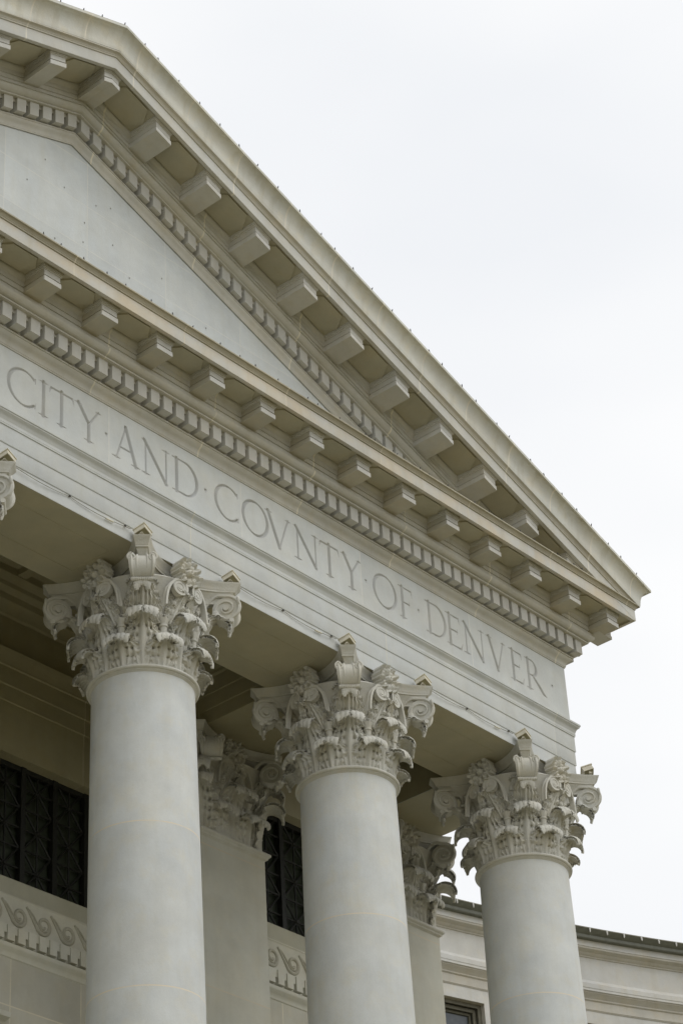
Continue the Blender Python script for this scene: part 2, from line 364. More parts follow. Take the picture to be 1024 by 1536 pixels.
# --- cornice members
def band(name, prof, mat, parent=ent, rk=None, yb=3.6, **kw):
    b = MB()
    b.add(*(ring(prof, yb) if rk is None else raking(prof, **rk))); return b.build(name, mat, parent, 30, **kw)
bed = [(0, 2.438), (.018, 2.44), (.022, 2.462), (.03, 2.466), (.033, 2.50), (.042, 2.53), (.062, 2.56), (.092, 2.583), (.118, 2.605), (.13, 2.632), (.133, 2.645), (.152, 2.648), (.155, 2.675), (.08, 2.68)]
dback = [(.085, 2.66), (.085, 2.925), (.275, 2.925), (.275, 3.0)]
fil = [(.08, 2.992), (.388, 2.992), (.392, 2.996), (.392, 3.018), (.386, 3.022)]
ovo = [(.380, 3.022), (.384, 3.03), (.425, 3.042), (.462, 3.066), (.485, 3.098), (.492, 3.125), (.49, 3.14), (.478, 3.146)]
mback = [(.485, 3.140), (.455, 3.146), (.455, 3.222), (.447, 3.226), (.447, 3.236), (.468, 3.240), (.468, 3.325), (.458, 3.33), (.458, 3.34), (.476, 3.345), (.476, 3.44), (.49, 3.46), (.515, 3.49), (.53, 3.52), (.53, 3.56)]
soff = [(.52, 3.553), (1.00, 3.553), (1.01, 3.56), (1.035, 3.56), (1.035, 3.508)]
cor = [(1.035, 3.508), (1.102, 3.507), (1.106, 3.512), (1.106, 3.755), (1.10, 3.76)]
crown = [(1.10, 3.758), (1.125, 3.762), (1.128, 3.785), (1.135, 3.79), (1.142, 3.815), (1.162, 3.835), (1.185, 3.84), (1.192, 3.844), (1.192, 3.868), (1.186, 3.872), (1.05, 3.885), (0, 3.99)]
band('bed_moulding', bed, 'moulding'); band('dentil_backing', dback, 'moulding'); band('fillet', fil, 'moulding'); band('ovolo', curve(ovo, 3), 'moulding')
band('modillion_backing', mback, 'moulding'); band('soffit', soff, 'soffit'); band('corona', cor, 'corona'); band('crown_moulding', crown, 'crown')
ped = thing('pediment', 'triangular stone pediment with raking cornice above the inscription', 'pediment')
dr = lambda pr, e_: [(p+e_, z) for p, z in pr]
bedr = [(p*.55, z) for p, z in bed[:-1]]+[(-.02, 2.68)]
dbr = [(.0, 2.66), (.0, 2.925), (.13, 2.925), (.13, 3.0)]
filr = [(.0, 2.992), (.222, 2.992), (.226, 2.996), (.226, 3.018), (.220, 3.022)]
ovor = [(.216, 3.022), (.22, 3.03), (.255, 3.042), (.290, 3.068), (.312, 3.105), (.318, 3.14), (.316, 3.16), (.31, 3.166)]
mbr = [(p-.135, z) for p, z in mback]
sfr = [(.36, 3.553)]+soff[1:]
band('bed_moulding', bedr, 'moulding', ped, dict(xe=11.0)); band('dentil_backing', dbr, 'moulding', ped, dict(xe=11.2)); band('fillet', filr, 'moulding', ped, dict(xe=12.0))
band('ovolo', curve(ovor, 3), 'moulding', ped, dict(xe=12.1)); band('modillion_backing', mbr, 'moulding', ped, dict(xe=13.1))
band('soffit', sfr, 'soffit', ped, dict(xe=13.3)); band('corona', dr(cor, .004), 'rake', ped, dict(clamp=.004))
rcrown = [(p+.004, z) for p, z in crown[:-2]]+[(1.10, 3.9)]
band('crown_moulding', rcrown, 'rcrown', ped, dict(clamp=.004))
sima = curve([(1.196, 3.876), (1.206, 3.93), (1.212, 4.0), (1.225, 4.08), (1.25, 4.16), (1.285, 4.225), (1.325, 4.268), (1.36, 4.285)], 4)+[(1.384, 4.29), (1.388, 4.294), (1.388, 4.35), (1.382, 4.356), (1.30, 4.38), (1.1, 4.38)]
band('gutter_moulding', sima, 'sima', ped, dict(side=8.0))
b = MB()                                    # tympanum
zt = lambda x: 2.47+DZ(x)
b.add([(-10.3, .012, 3.9), (10.3, .012, 3.9), (10.3, .012, zt(10.3)), (0, .012, zt(0)), (-10.3, .012, zt(10.3))], [(0, 1, 2, 3, 4)])
b.build('tympanum', 'tymp', ped)
b = MB()
for (x, z) in ((-.6, 6.9), (-.15, 6.55), (.33, 6.05), (.3, 5.6), (1.0, 5.95), (1.4, 5.45), (1.43, 4.95), (-1.0, 6.2), (.6, 6.6), (.95, 6.75), (2.6, 4.8), (3.3, 5.4), (-.35, 5.3), (2.2, 5.9)):
    b = MB(); ang = [2*PI*k/8 for k in range(8)]
    b.add([(x+.013*math.cos(q), .007, z+.020*math.sin(q)) for q in ang], [tuple(range(8))])
    b.build('anchor_hole', 'hole', ped)
b = MB()
for s in (-1, 1):
    b.add([(0, -1.2, 4.381+DZ(0)), (s*(XC+1.3), -1.2, 4.381+DZ(XC+1.3)), (s*(XC+1.3), 14, 4.381+DZ(XC+1.3)), (0, 14, 4.381+DZ(0))], [(0, 1, 2, 3)])
b.build('roof', 'roof', ped)
# dentils
DP = .2995
def dentil(parent, x, dz=None, side=False):
    b = MB(); j = rng.uniform(-.003, .003)
    f = dz or (lambda x_: 0)
    x0, x1 = x+j, x+.2+j
    rows = []
    for (yy, zl, zh) in ((-.20, 2.708, 2.992), (-.33, 2.708, 2.992)):
        pass
    b.box(x0, x1, -.33 if dz is None else -.18, -.08 if dz is None else .02, 2.708, 2.995, dz)
    return b.build('dentil', 'dentil', parent)
n0 = -16
for k in range(n0, 52):
    x = -1.748+.3010*k-(8.4e-5*k*k if k > 0 else 0)
    if x > XC+.15: break
    dentil(ent, x)
for k in range(1, 9):                       # round the corner
    b = MB(); y = -.33+k*DP; b.box(XC+.12, XC+.33, y, y+.2, 2.708, 2.995); b.build('dentil', 'dentil', ent)
for s in (1, -1):
    for k in range(0, 40 if s > 0 else 16):
        x = .055+.2935*k
        if x > 11.2: break
        if s > 0: dentil(ped, x, DZ)
        else: dentil(ped, -x-.2, DZ)
# modillions: body, cap fillet, lower face; the small shaped block under the projecting cornice
MP = 1.261
def modillion(parent, xc, dz=None, mat='moulding'):
    hw = .173; b = MB(); e_ = 0 if dz is None else .055; bk = -.44+(.14 if dz else 0)
    xs = [(-hw, hw)] if (dz is None or abs(xc) > .1) else [(-hw, 0), (0, hw)]
    for a_, c_ in xs:
        f = (lambda x: dz(x)) if dz else None
        b.box(xc+a_+.012*(a_ == -hw), xc+c_-.012*(c_ == hw), -.88-e_, bk, 3.25, 3.475, f)
        b.box(xc+a_, xc+c_, -.922-e_, bk, 3.359, 3.462, f)
        e0 = .022 if a_ == -hw else 0; e1 = .022 if c_ == hw else 0
        b.box(xc+a_-e0*.4, xc+c_+e1*.4, -.947-e_, bk, 3.236, 3.332, f)
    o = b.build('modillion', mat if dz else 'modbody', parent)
    b = MB()
    for a_, c_ in xs:
        f = (lambda x: dz(x)) if dz else None
        e0 = .009 if a_ == -hw else 0; e1 = .009 if c_ == hw else 0
        b.box(xc+a_-e0, xc+c_+e1, -.951-e_, -.925-e_, 3.24, 3.330, f); b.box(xc+a_+(.003 if a_ == -hw else 0), xc+c_-(.003 if c_ == hw else 0), -.939-e_, -.924-e_, 3.362, 3.4615, f)
    b.build('lit_front_plate', 'dentil', o)  # thin plates added to carry the lighter, lit tone of the front
    b = MB()
    for a_, c_ in xs:
        f = (lambda x: dz(x)) if dz else None
        e0 = 1 if a_ == -hw else 0; e1 = 1 if c_ == hw else 0
        b.box(xc+a_-.014*e0, xc+c_+.014*e1, -.950-e_, bk, 3.463, 3.487, f)
        b.box(xc+a_-.030*e0, xc+c_+.030*e1, -.968-e_, bk, 3.487, 3.515, f)
        b.box(xc+a_-.038*e0, xc+c_+.038*e1, -.978-e_, bk, 3.515, 3.556, f)
    b.build('cap_moulding', mat, o)
    return o
for k in range(-5, 12): modillion(ent, MP*k)
for k in range(-5, 11): modillion(ped, MP*k, DZ)
b = MB(); b.add([(XC+.24+.075*math.cos(q)*math.sin(f), -.22+.075*math.sin(q)*math.sin(f), 2.85+.135*math.cos(f)) for f in np.linspace(0.02, PI-.02, 12) for q in np.linspace(0, 2*PI, 17)[:-1]],
      [(i*16+k, i*16+(k+1) % 16, (i+1)*16+(k+1) % 16, (i+1)*16+k) for i in range(11) for k in range(16)])
b.build('corner_acorn', 'dentil', ent, 60)
for k in range(3):                          # side modillions
    y = -.42+MP*k; b = MB(); b.box(XC+.47, XC+.93, y-.173, y+.173, 3.241, 3.472); b.box(XC+.47, XC+.945, y-.18, y+.18, 3.231, 3.302); o = b.build('modillion', 'moulding', ent)
    b = MB(); b.box(XC+.47, XC+.969, y-.204, y+.204, 3.459, 3.558); b.build('cap_moulding', 'moulding', o)
# soffit panels between the modillions: sunk lozenge lines made as thin proud plates
def lozenge(parent, xc, dz=None):
    b = MB(); w_, y0, y1 = .42, -.99, (-.56 if dz is None else -.42); c = .17; zb = 3.524
    f = dz or (lambda x: 0)
    out_ = [(xc-w_, (y0+y1)/2), (xc-w_+c, y0), (xc+w_-c, y0), (xc+w_, (y0+y1)/2), (xc+w_-c, y1), (xc-w_+c, y1)]
    V = [(x, y, zb+f(x)) for x, y in out_]+[(x+(xc-x)*-.04, y, 3.554+f(x)) for x, y in out_]
    b.add(V, [tuple(range(6))]+[(i, (i+1) % 6, 6+(i+1) % 6, 6+i) for i in range(6)])
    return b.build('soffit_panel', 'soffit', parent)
for k in range(-5, 11): lozenge(ent, MP*(k+.5))
for k in range(-5, 10): lozenge(ped, MP*(k+.5), DZ)

# ------------------------------------------------------------------ acanthus leaves and scrolls
def thick(P, Nn, t, uvclose=False):
    """P: grid (n,m,3) -> closed shell of thickness t"""
    n, m = P.shape[:2]; B = P-Nn*t
    V = np.concatenate([P.reshape(-1, 3), B.reshape(-1, 3)]); Fc = []; o = n*m
    for i in range(n-1):
        for j in range(m-1):
            a_ = i*m+j; Fc.append((a_, a_+m, a_+m+1, a_+1)); Fc.append((o+a_, o+a_+1, o+a_+m+1, o+a_+m))
    def edge(a_, b_): Fc.append((a_, b_, o+b_, o+a_))
    for i in range(n-1): edge(i*m, (i+1)*m); edge((i+1)*m+m-1, i*m+m-1)
    for j in range(m-1): edge(j+1, j); edge((n-1)*m+j, (n-1)*m+j+1)
    return V, Fc
def normals(P):
    du = np.gradient(P, axis=0); dv = np.gradient(P, axis=1); N_ = np.cross(du, dv); N_ /= np.linalg.norm(N_, axis=2, keepdims=True)+1e-9
    return N_
def leaf(width, hgt, lean, rad, turn=200, nlobe=4, R=None, seed=0, tipw=.62, nu=73, nv=72, th=.042, basew=.72, hood=.085):
    """acanthus leaf; local axes: x across, -y outward, z up; bends round a bell of radius R (axis at y=R) when given"""
    rg = np.random.default_rng(seed)
    u = np.linspace(-1, 1, nu); v = np.linspace(0, 1, nv); U, V_ = np.meshgrid(u, v, indexing='ij')
    L1 = hgt-rad; arcl = rad*math.radians(turn)*.92; Lt = L1+arcl
    S = V_*Lt
    tip = 1-.08*(np.abs(np.sin(PI*U*3.5+PI/2))**.7*-1+1)-.0*U**2   # scalloped end
    S = S*np.where(V_ > .55, 1-(1-tip)*(V_-.55)/.45, 1)
    up = lambda s: np.where(s < L1, s, L1+rad*np.sin(np.clip((s-L1)/rad, 0, 9)))
    q = np.clip((S-L1)/rad, 0, 9)
    Zc = np.where(S < L1, S, L1+rad*np.sin(q))
    Oc = np.where(S < L1, lean*(S/L1)**1.6, lean+rad*1.12*(1-np.cos(q)))
    # width with lobes
    t = S/Lt
    wv = basew+(1-basew)*np.sin(np.clip(t/.42, 0, 1)*PI/2)
    k_ = np.clip((t-.42)/.28, 0, 1); wv = np.where(t > .42, 1-(1-tipw)*k_*k_*(3-2*k_), wv)
    ph = t*nlobe*1.25-.15
    saw = ph-np.floor(ph)
    lob = 1-(.26*np.exp(-((saw-.02)/.13)**2)+.22*np.exp(-((1-saw)/.07)**2))*np.where(t < .66, 1, 0)
    teeth = 1+.045*np.cos(2*PI*ph*3)*np.where(t < .66, 1, 0)
    ed = np.abs(U)**2
    W = width/2*wv*(1+(lob*teeth-1)*ed)
    X = U*W
    # relief
    rel = -.42*width*.22*U**2                                             # cupped round the bell
    rel += .030*np.exp(-(U/.10)**2)*(1-t)**.4                             # midrib
    fl = np.cos(2*PI*(np.abs(U)*3.3-.35*t))
    rel += .017*fl*np.clip(np.abs(U)*4, 0, 1)*(1-.4*t)
    rel += .020*np.cos(2*PI*(ph-.5-.35*np.abs(U)))*np.clip((np.abs(U)-.2)*1.8, 0, 1)*np.where(t < .72, 1, 0)
    for i in range(1, nlobe+1):                                           # drilled eyes between the lobes
        tc_ = (i+.12)/(nlobe*1.25)+.05
        if tc_ > .68: break
        for s in (-1, 1):
            for uu, dp in ((.52, .11), (.27, .07)):
                rel -= dp*np.exp(-(((U-s*uu)/.06)**2+((t-tc_+.10*(uu-.3))/.024)**2))
    cf = np.clip((t-.60)/.12, 0, 1)
    rel += cf*.018*np.abs(np.cos(PI*U*3.5))                                     # flutes in the curled tip
    rel += rg.normal(0, .0012, rel.shape)
    # local frame of the path
    tx = np.where(S < L1, lean*1.6*(S/L1+1e-6)**.6/L1, np.sin(q)*1.12); tz = np.where(S < L1, 1, np.cos(q))
    nn = np.hypot(tx, tz); no, nz2 = tz/nn, -tx/nn                        # outward normal of the path (o,z)
    O = Oc+rel*no-cf*hood*.6*U**2; Z = Zc+rel*nz2-cf*hood*U**2
    if R:
        rr = R+O; ang = X/(R+.35*np.maximum(O, 0)); Xw = rr*np.sin(ang); Yw = R-rr*np.cos(ang)
    else: Xw, Yw = X, -O
    P = np.stack([Xw, Yw, Z], -1)
    N_ = normals(P)
    if N_[nu//2, 4, 1] > 0: N_ = -N_
    return thick(P, N_, (th*(1+.35*cf*(1-np.clip((t-.9)/.1, 0, 1))))[..., None])
def scroll_mesh(stalk, c, R0, turns, hw, t0=.055, flutes=4, splay=0.0, cw=True, endr=.16, web=True):
    """a volute: stalk leads to the top of the spiral about c=(a,z); band of half width hw across the plane. local: a along +x, width along y, z up"""
    b = MB(); pts = list(stalk); n = int(turns*26); sg = 1
    for i in range(n+1):
        q = PI/2-2*PI*turns*i/n; r = R0*(endr+(1-endr)*(1-i/n)**1.05)
        pts.append((c[0]+r*math.cos(q), c[1]+r*math.sin(q)))
    pts = np.array(pts); m = len(pts)
    tg = np.gradient(pts, axis=0); tg /= np.linalg.norm(tg, axis=1, keepdims=True)+1e-9
    nr = np.stack([-tg[:, 1], tg[:, 0]], -1)           # to the left of travel = outward of a clockwise spiral
    s = np.linspace(0, 1, m); k0 = len(stalk)
    tt = t0*np.interp(s, [0, k0/m, 1], [.7, 1.0, .45])
    hwv = lambda a_: hw+splay*(a_-c[0])
    nf = flutes*8+1; cr = np.linspace(-1, 1, nf)
    V = []
    for i in range(m):
        h_ = hwv(pts[i, 0])*(1 if i < k0+14 else 1)
        row = []
        for y_ in cr:
            d_ = tt[i]*.55+(hw/.15)*(.016*math.cos(2*PI*flutes/2*y_)-.050*(1-abs(y_)**1.6)-.02*math.exp(-(y_/.10)**2)+.01)
            row.append((pts[i, 0]+nr[i, 0]*d_, y_*h_, pts[i, 1]+nr[i, 1]*d_))
        row += [(pts[i, 0]-nr[i, 0]*tt[i]*.2, h_*1.0, pts[i, 1]-nr[i, 1]*tt[i]*.2), (pts[i, 0]-nr[i, 0]*tt[i]*.45, h_*.86, pts[i, 1]-nr[i, 1]*tt[i]*.45),
                (pts[i, 0]-nr[i, 0]*tt[i]*.45, -h_*.86, pts[i, 1]-nr[i, 1]*tt[i]*.45), (pts[i, 0]-nr[i, 0]*tt[i]*.2, -h_, pts[i, 1]-nr[i, 1]*tt[i]*.2)]
        V += row
    w_ = nf+4
    Fc = [(i*w_+k, i*w_+(k+1) % w_, (i+1)*w_+(k+1) % w_, (i+1)*w_+k) for i in range(m-1) for k in range(w_)]
    Fc += [tuple(range(w_)), tuple((m-1)*w_+k for k in range(w_))]
    b.add(V, Fc)
    if web:                                            # the recessed ground between the turns, and the eye
        k = 24;         cir = [(c[0]+R0*.92*math.cos(2*PI*i/k), c[1]+R0*.92*math.sin(2*PI*i/k)) for i in range(k)]
        b.add([(x, y_*(hwv(x)*.82), z) for y_ in (-1, 1) for x, z in cir], [tuple(range(k)), tuple(range(k, 2*k))[::-1]]+[(i, (i+1) % k, k+(i+1) % k, k+i) for i in range(k)])
        cir = [(c[0]+R0*endr*1.2*math.cos(2*PI*i/12), c[1]+R0*endr*1.2*math.sin(2*PI*i/12)) for i in range(12)]
        b.add([(x, y_*(hwv(x)*1.08), z) for y_ in (-1, 1) for x, z in cir], [tuple(range(12)), tuple(range(12, 24))[::-1]]+[(i, (i+1) % 12, 12+(i+1) % 12, 12+i) for i in range(12)])
    return b
def rosette(Rr=.285, seed=3):
    """flower: local -y outward"""
    rg = np.random.default_rng(seed); na, nr_ = 128, 26
    V = []; 
    for i in range(nr_):
        f = i/(nr_-1)
        for k in range(na):
            q = 2*PI*k/na; pet = abs(math.cos(4*q+.3)); tooth = .5+.5*math.cos(24*q)
            r = Rr*f*(1-.13*f*(1-pet)-.10*f*tooth)
            o = .10*(1-f)**2+.06*math.sin(f*PI)*(.3+.7*pet)+.03*abs(math.sin(f*2.5*PI))+.035*f*math.cos(12*q)+.10*f**3
            if f < .22: o = .13+.05*math.cos(f/.22*PI/2)-.05*math.exp(-(f/.06)**2)
            elif f < .34: o -= .05
            V.append((r*math.cos(q), -o, r*math.sin(q)))
    Fc = [(i*na+k, i*na+(k+1) % na, (i+1)*na+(k+1) % na, (i+1)*na+k) for i in range(nr_-1) for k in range(na)]
    Fc += [tuple(range(na))]
    # closed back
    o = len(V); V += [(x*.96, .08, z*.96) for x, y, z in V[(nr_-1)*na:nr_*na]]
    Fc += [((nr_-1)*na+k, (nr_-1)*na+(k+1) % na, o+(k+1) % na, o+k) for k in range(na)]+[tuple(o+k for k in range(na))]
    return V, Fc
def lathe(prof, n=64):
    V = [(r*math.cos(2*PI*k/n), r*math.sin(2*PI*k/n), z) for r, z in prof for k in range(n)]
    Fc = [(i*n+k, i*n+(k+1) % n, (i+1)*n+(k+1) % n, (i+1)*n+k) for i in range(len(prof)-1) for k in range(n)]
    return V, Fc
ZC = -1.97     # where the carving starts
def abacus_mesh(ext=1.25, cut=1.05, sag=.80, back=None):
    """concave-sided slab; profile in (inset, z)"""
    prof = [(.24, -.37), (.235, -.33), (.225, -.30), (.195, -.255), (.155, -.215), (.135, -.19), (.13, -.178), (.095, -.175), (.093, -.148), (.085, -.142), (.078, -.12), (.055, -.08), (.025, -.045), (.004, -.02), (0, -.008), (.01, -.003), (.06, -.002)]
    n = 22
    def outline(ins):
        pts = []
        for s in range(4):
            a_ = s*PI/2
            for k in range(n+1):
                t = -1+2*k/n
                # arc between the corner points
                x = (cut-ins*.42)*t; y = -(sag+(ext-sag)*abs(t)**2.15)+ins
                pts.append((x*math.cos(a_)-y*math.sin(a_), x*math.sin(a_)+y*math.cos(a_)))
        return pts
    rows = [[(x, y, z) for x, y in outline(i_)] for i_, z in prof]
    m = len(rows[0]); V = [p for r in rows for p in r]
    Fc = [(i*m+k, i*m+(k+1) % m, (i+1)*m+(k+1) % m, (i+1)*m+k) for i in range(len(rows)-1) for k in range(m)]
    Fc += [tuple(range(m))]
    return V, Fc
def child(name, VF, mat, parent, loc=(0, 0, 0), rz=0, smooth=60, proto={}):
    o = mk(name, VF[0], VF[1], mat, parent, smooth); o.location = loc; o.rotation_euler = (0, 0, rz); return o
def put(o, parent, loc, rz=0, sx=1):
    c = o.copy(); col.objects.link(c); c.parent = parent; c.location = loc; c.rotation_euler = (0, 0, rz); c.scale = (sx, 1, 1); return c
bell = [(.80, ZC), (.80, -1.6), (.815, -1.2), (.85, -.85), (.90, -.6), (.97, -.44), (1.0, -.37), (.99, -.345), (.9, -.34)]
VF_low = leaf(.66, .46, .10, .088, 215, 4, R=.81, seed=1, tipw=.54)
VF_up = leaf(.68, .90, .15, .104, 215, 6, R=.81, seed=2, nv=120, tipw=.54)
VF_mid = leaf(.44, .56, .17, .135, 225, 4, R=None, seed=3, tipw=.5)
VF_cal = leaf(.34, .60, .12, .05, 120, 4, R=.90, seed=4, tipw=.55, basew=.40, nu=41)
vol = scroll_mesh(curve([(.88, -1.02), (.93, -.72), (1.02, -.45), (1.14, -.29), (1.24, -.235)], 5), (1.365, -.505), .24, 2.0, .15, t0=.06, flutes=5, splay=.30)
def ear_parts():
  res = []
  for s in (-1, 1):
    ears = MB()
    p_ = []
    for i in range(40):
        q = PI/2-s*2*PI*1.6*i/39; r = .075*(1-.8*i/39); p_.append((1.565+.02*i/39, s*.165+r*math.cos(q), -.40+r*math.sin(q)*1.1))
    ears.tube(p_, [.024*(1-.4*i/39) for i in range(40)], 8); res.append(('volute_eye', ears))
  ears = MB(); n_ = 49; ears.tube([(1.455, -.18+.36*i/(n_-1), -.742) for i in range(n_)], [.036*(1+.10*math.cos(2*PI*i/4)) for i in range(n_)], 14); res.append(('volute_roll', ears)); return res
hel = scroll_mesh(curve([(-.27, -.40), (-.245, -.20), (-.19, -.02), (-.09, .115)], 5), (0, 0), .145, 1.9, .05, t0=.04, flutes=2, endr=.2)
hel2 = scroll_mesh(curve([(-.22, -.45), (-.20, -.20), (-.13, 0), (-.06, .055)], 5), (0, 0), .08, 1.5, .045, t0=.035, flutes=2, endr=.22)
def stem_vf():
    prof = [(.045, -.42), (.055, -.1), (.062, 0), (.078, .008), (.082, .022), (.078, .036), (.06, .045), (.07, .09), (.095, .16)]
    n = 24; V = []
    for r, z in prof:
        for k in range(n):
            q = 2*PI*k/n; rr = r*(1+.07*math.cos(6*q)) if z < 0 or z > .06 else r
            V.append((rr*math.cos(q), rr*math.sin(q), z))
    return V, [(i*n+k, i*n+(k+1) % n, (i+1)*n+(k+1) % n, (i+1)*n+k) for i in range(len(prof)-1) for k in range(n)]
PR = {}
def polar(r, deg): q = math.radians(deg); return (r*math.cos(q), r*math.sin(q))
def make_capital(parent):
    """round capital about the origin, underside of the abacus top at z = 0"""
    cp = mk('capital', *lathe(bell), 'cap', parent, 40)
    mk('abacus', *abacus_mesh(), 'cap', cp, 35)
    def leafs(key, VF, name, deg, rr, z):
        # the leaf's -y axis points outward: rotate so that it faces deg; bell axis is at local y=+R
        q = math.radians(deg)+PI/2; loc = (rr*math.cos(math.radians(deg)), rr*math.sin(math.radians(deg)), z)
        if key not in PR: PR[key] = child(name, VF, 'cap', cp, loc, q)
        else: put(PR[key], cp, loc, q)
    for k in range(8):
        leafs('low', VF_low, 'acanthus_leaf', 22.5+45*k, .825, ZC)
        leafs('up', VF_up, 'acanthus_leaf', 45*k, .815, ZC)
    for k in range(4):
        d_ = 45+90*k
        leafs('mid', VF_mid, 'volute_leaf', d_, .95, -1.20)
        if 'vol' not in PR: PR['vol'] = vol.build('volute', 'cap', cp, 35); PR['vol'].rotation_euler = (0, 0, math.radians(d_))
        else: put(PR['vol'], cp, (0, 0, 0), math.radians(d_))
        if 'ear' not in PR:
            PR['ear'] = [q_.build(n_, 'cap', cp, 50) for n_, q_ in ear_parts()]
            for q_ in PR['ear']: q_.rotation_euler = (0, 0, math.radians(d_))
        else:
            for q_ in PR['ear']: put(q_, cp, (0, 0, 0), math.radians(d_))
        if 'ros' not in PR: PR['ros'] = child('fleuron', rosette(), 'cap', cp)
        o = PR['ros'] if k == 0 else put(PR['ros'], cp, (0, 0, 0))
        dd = 90*k; x, y = polar(.985, dd); o.location = (x, y, -.22); o.rotation_euler = (math.radians(0), 0, math.radians(dd)+PI/2)
    for k in range(8):                         # paired calyx leaves, one under the volute, one under the helix
        for s in (-1, 1):
          for tier in (0, 1):
            dg = 22.5+45*k+s*(6.5 if not tier else 11.5); x, y = polar(.90 if not tier else .885, dg)
            if 'cal' not in PR: PR['cal'] = child('calyx_leaf', VF_cal, 'cap', cp); o = PR['cal']
            else: o = put(PR['cal'], cp, (0, 0, 0))
            o.location = (x, y, -1.20 if not tier else -1.04); o.rotation_euler = (0, math.radians(s*(20 if not tier else 4)), math.radians(dg)+PI/2)
            if tier: o.scale = (.9, .8, .98)
    for k in range(8):
        x, y = polar(.87, 22.5+45*k)
        if 'stem' not in PR: PR['stem'] = child('stalk', stem_vf(), 'cap', cp, (x, y, -1.27), math.radians(22.5+45*k), 40)
        else: put(PR['stem'], cp, (x, y, -1.27), math.radians(22.5+45*k))
    for k in range(4):                         # helices either side of each fleuron
        for s in (-1, 1):
            dd = 90*k+s*10.5; x, y = polar(1.04, dd)
            if 'hel' not in PR: PR['hel'] = hel.build('helix', 'cap', cp, 35)
            o = PR['hel'] if (k == 0 and s == -1) else put(PR['hel'], cp, (0, 0, 0))
            o.location = (x, y, -.56); o.rotation_euler = (0, 0, math.radians(dd)+PI/2); o.scale = (-s, 1, 1)
    return cp
def make_column(x, label):
    c = thing('column', label, 'column', (x, A, 0), 'giant columns along the portico front')
    # shaft with entasis
    zs = np.linspace(-17.6, -2.08, 24); pr = []
    for z in zs:
        t = (z+2.08)/(-15.5); pr.append((.832+.118*(1-(1-t)**1.7), z))
    pr = [(1.0, -17.85), (1.0, -17.75), (.96, -17.68)]+pr+[(.836, -2.06), (.85, -2.045)]
    mk('shaft', *lathe(pr, 96), 'shaft', c, 40)
    ast = [(.83, -2.075), (.848, -2.065), (.855, -2.05), (.868, -2.045), (.87, -2.03), (.885, -2.028)]+[(.885+.03*math.sin(q), -1.998-.03*math.cos(q)) for q in np.linspace(0, PI, 9)]+[(.86, -1.965), (.79, -1.96)]
    mk('astragal', *lathe(ast, 96), 'cap', c, 45)
    bs = [(1.30, -18.85), (1.30, -18.5)]+[(1.2+.10*math.sin(q), -18.38-.12*math.cos(q)) for q in np.linspace(0, PI, 9)]+[(1.17, -18.2), (1.08, -18.12), (1.08, -18.06)]+[(1.03+.08*math.sin(q), -17.95-.09*math.cos(q)) for q in np.linspace(0, PI, 8)]+[(1.0, -17.85)]
    b = MB(); b.add(*lathe(bs, 64)); b.box(-1.35, 1.35, -1.35, 1.35, -19.2, -18.84); b.build('base', 'shaft', c, 40)
    return c
c1 = make_column(2.5, 'nearest whole column, widest in the picture, its capital left of centre')
make_capital(c1)
def copy_column(x, label): return dup(c1, None, location=(x, A, 0), label=label)
copy_column(7.5, 'middle column, right of the widest one, in front of the wide dark-shadowed pilaster')
copy_column(12.5, 'corner column farthest to the right, under the end of the inscription')
copy_column(-2.5, 'column mostly outside the picture, only its capital corner peeps in at the left edge')

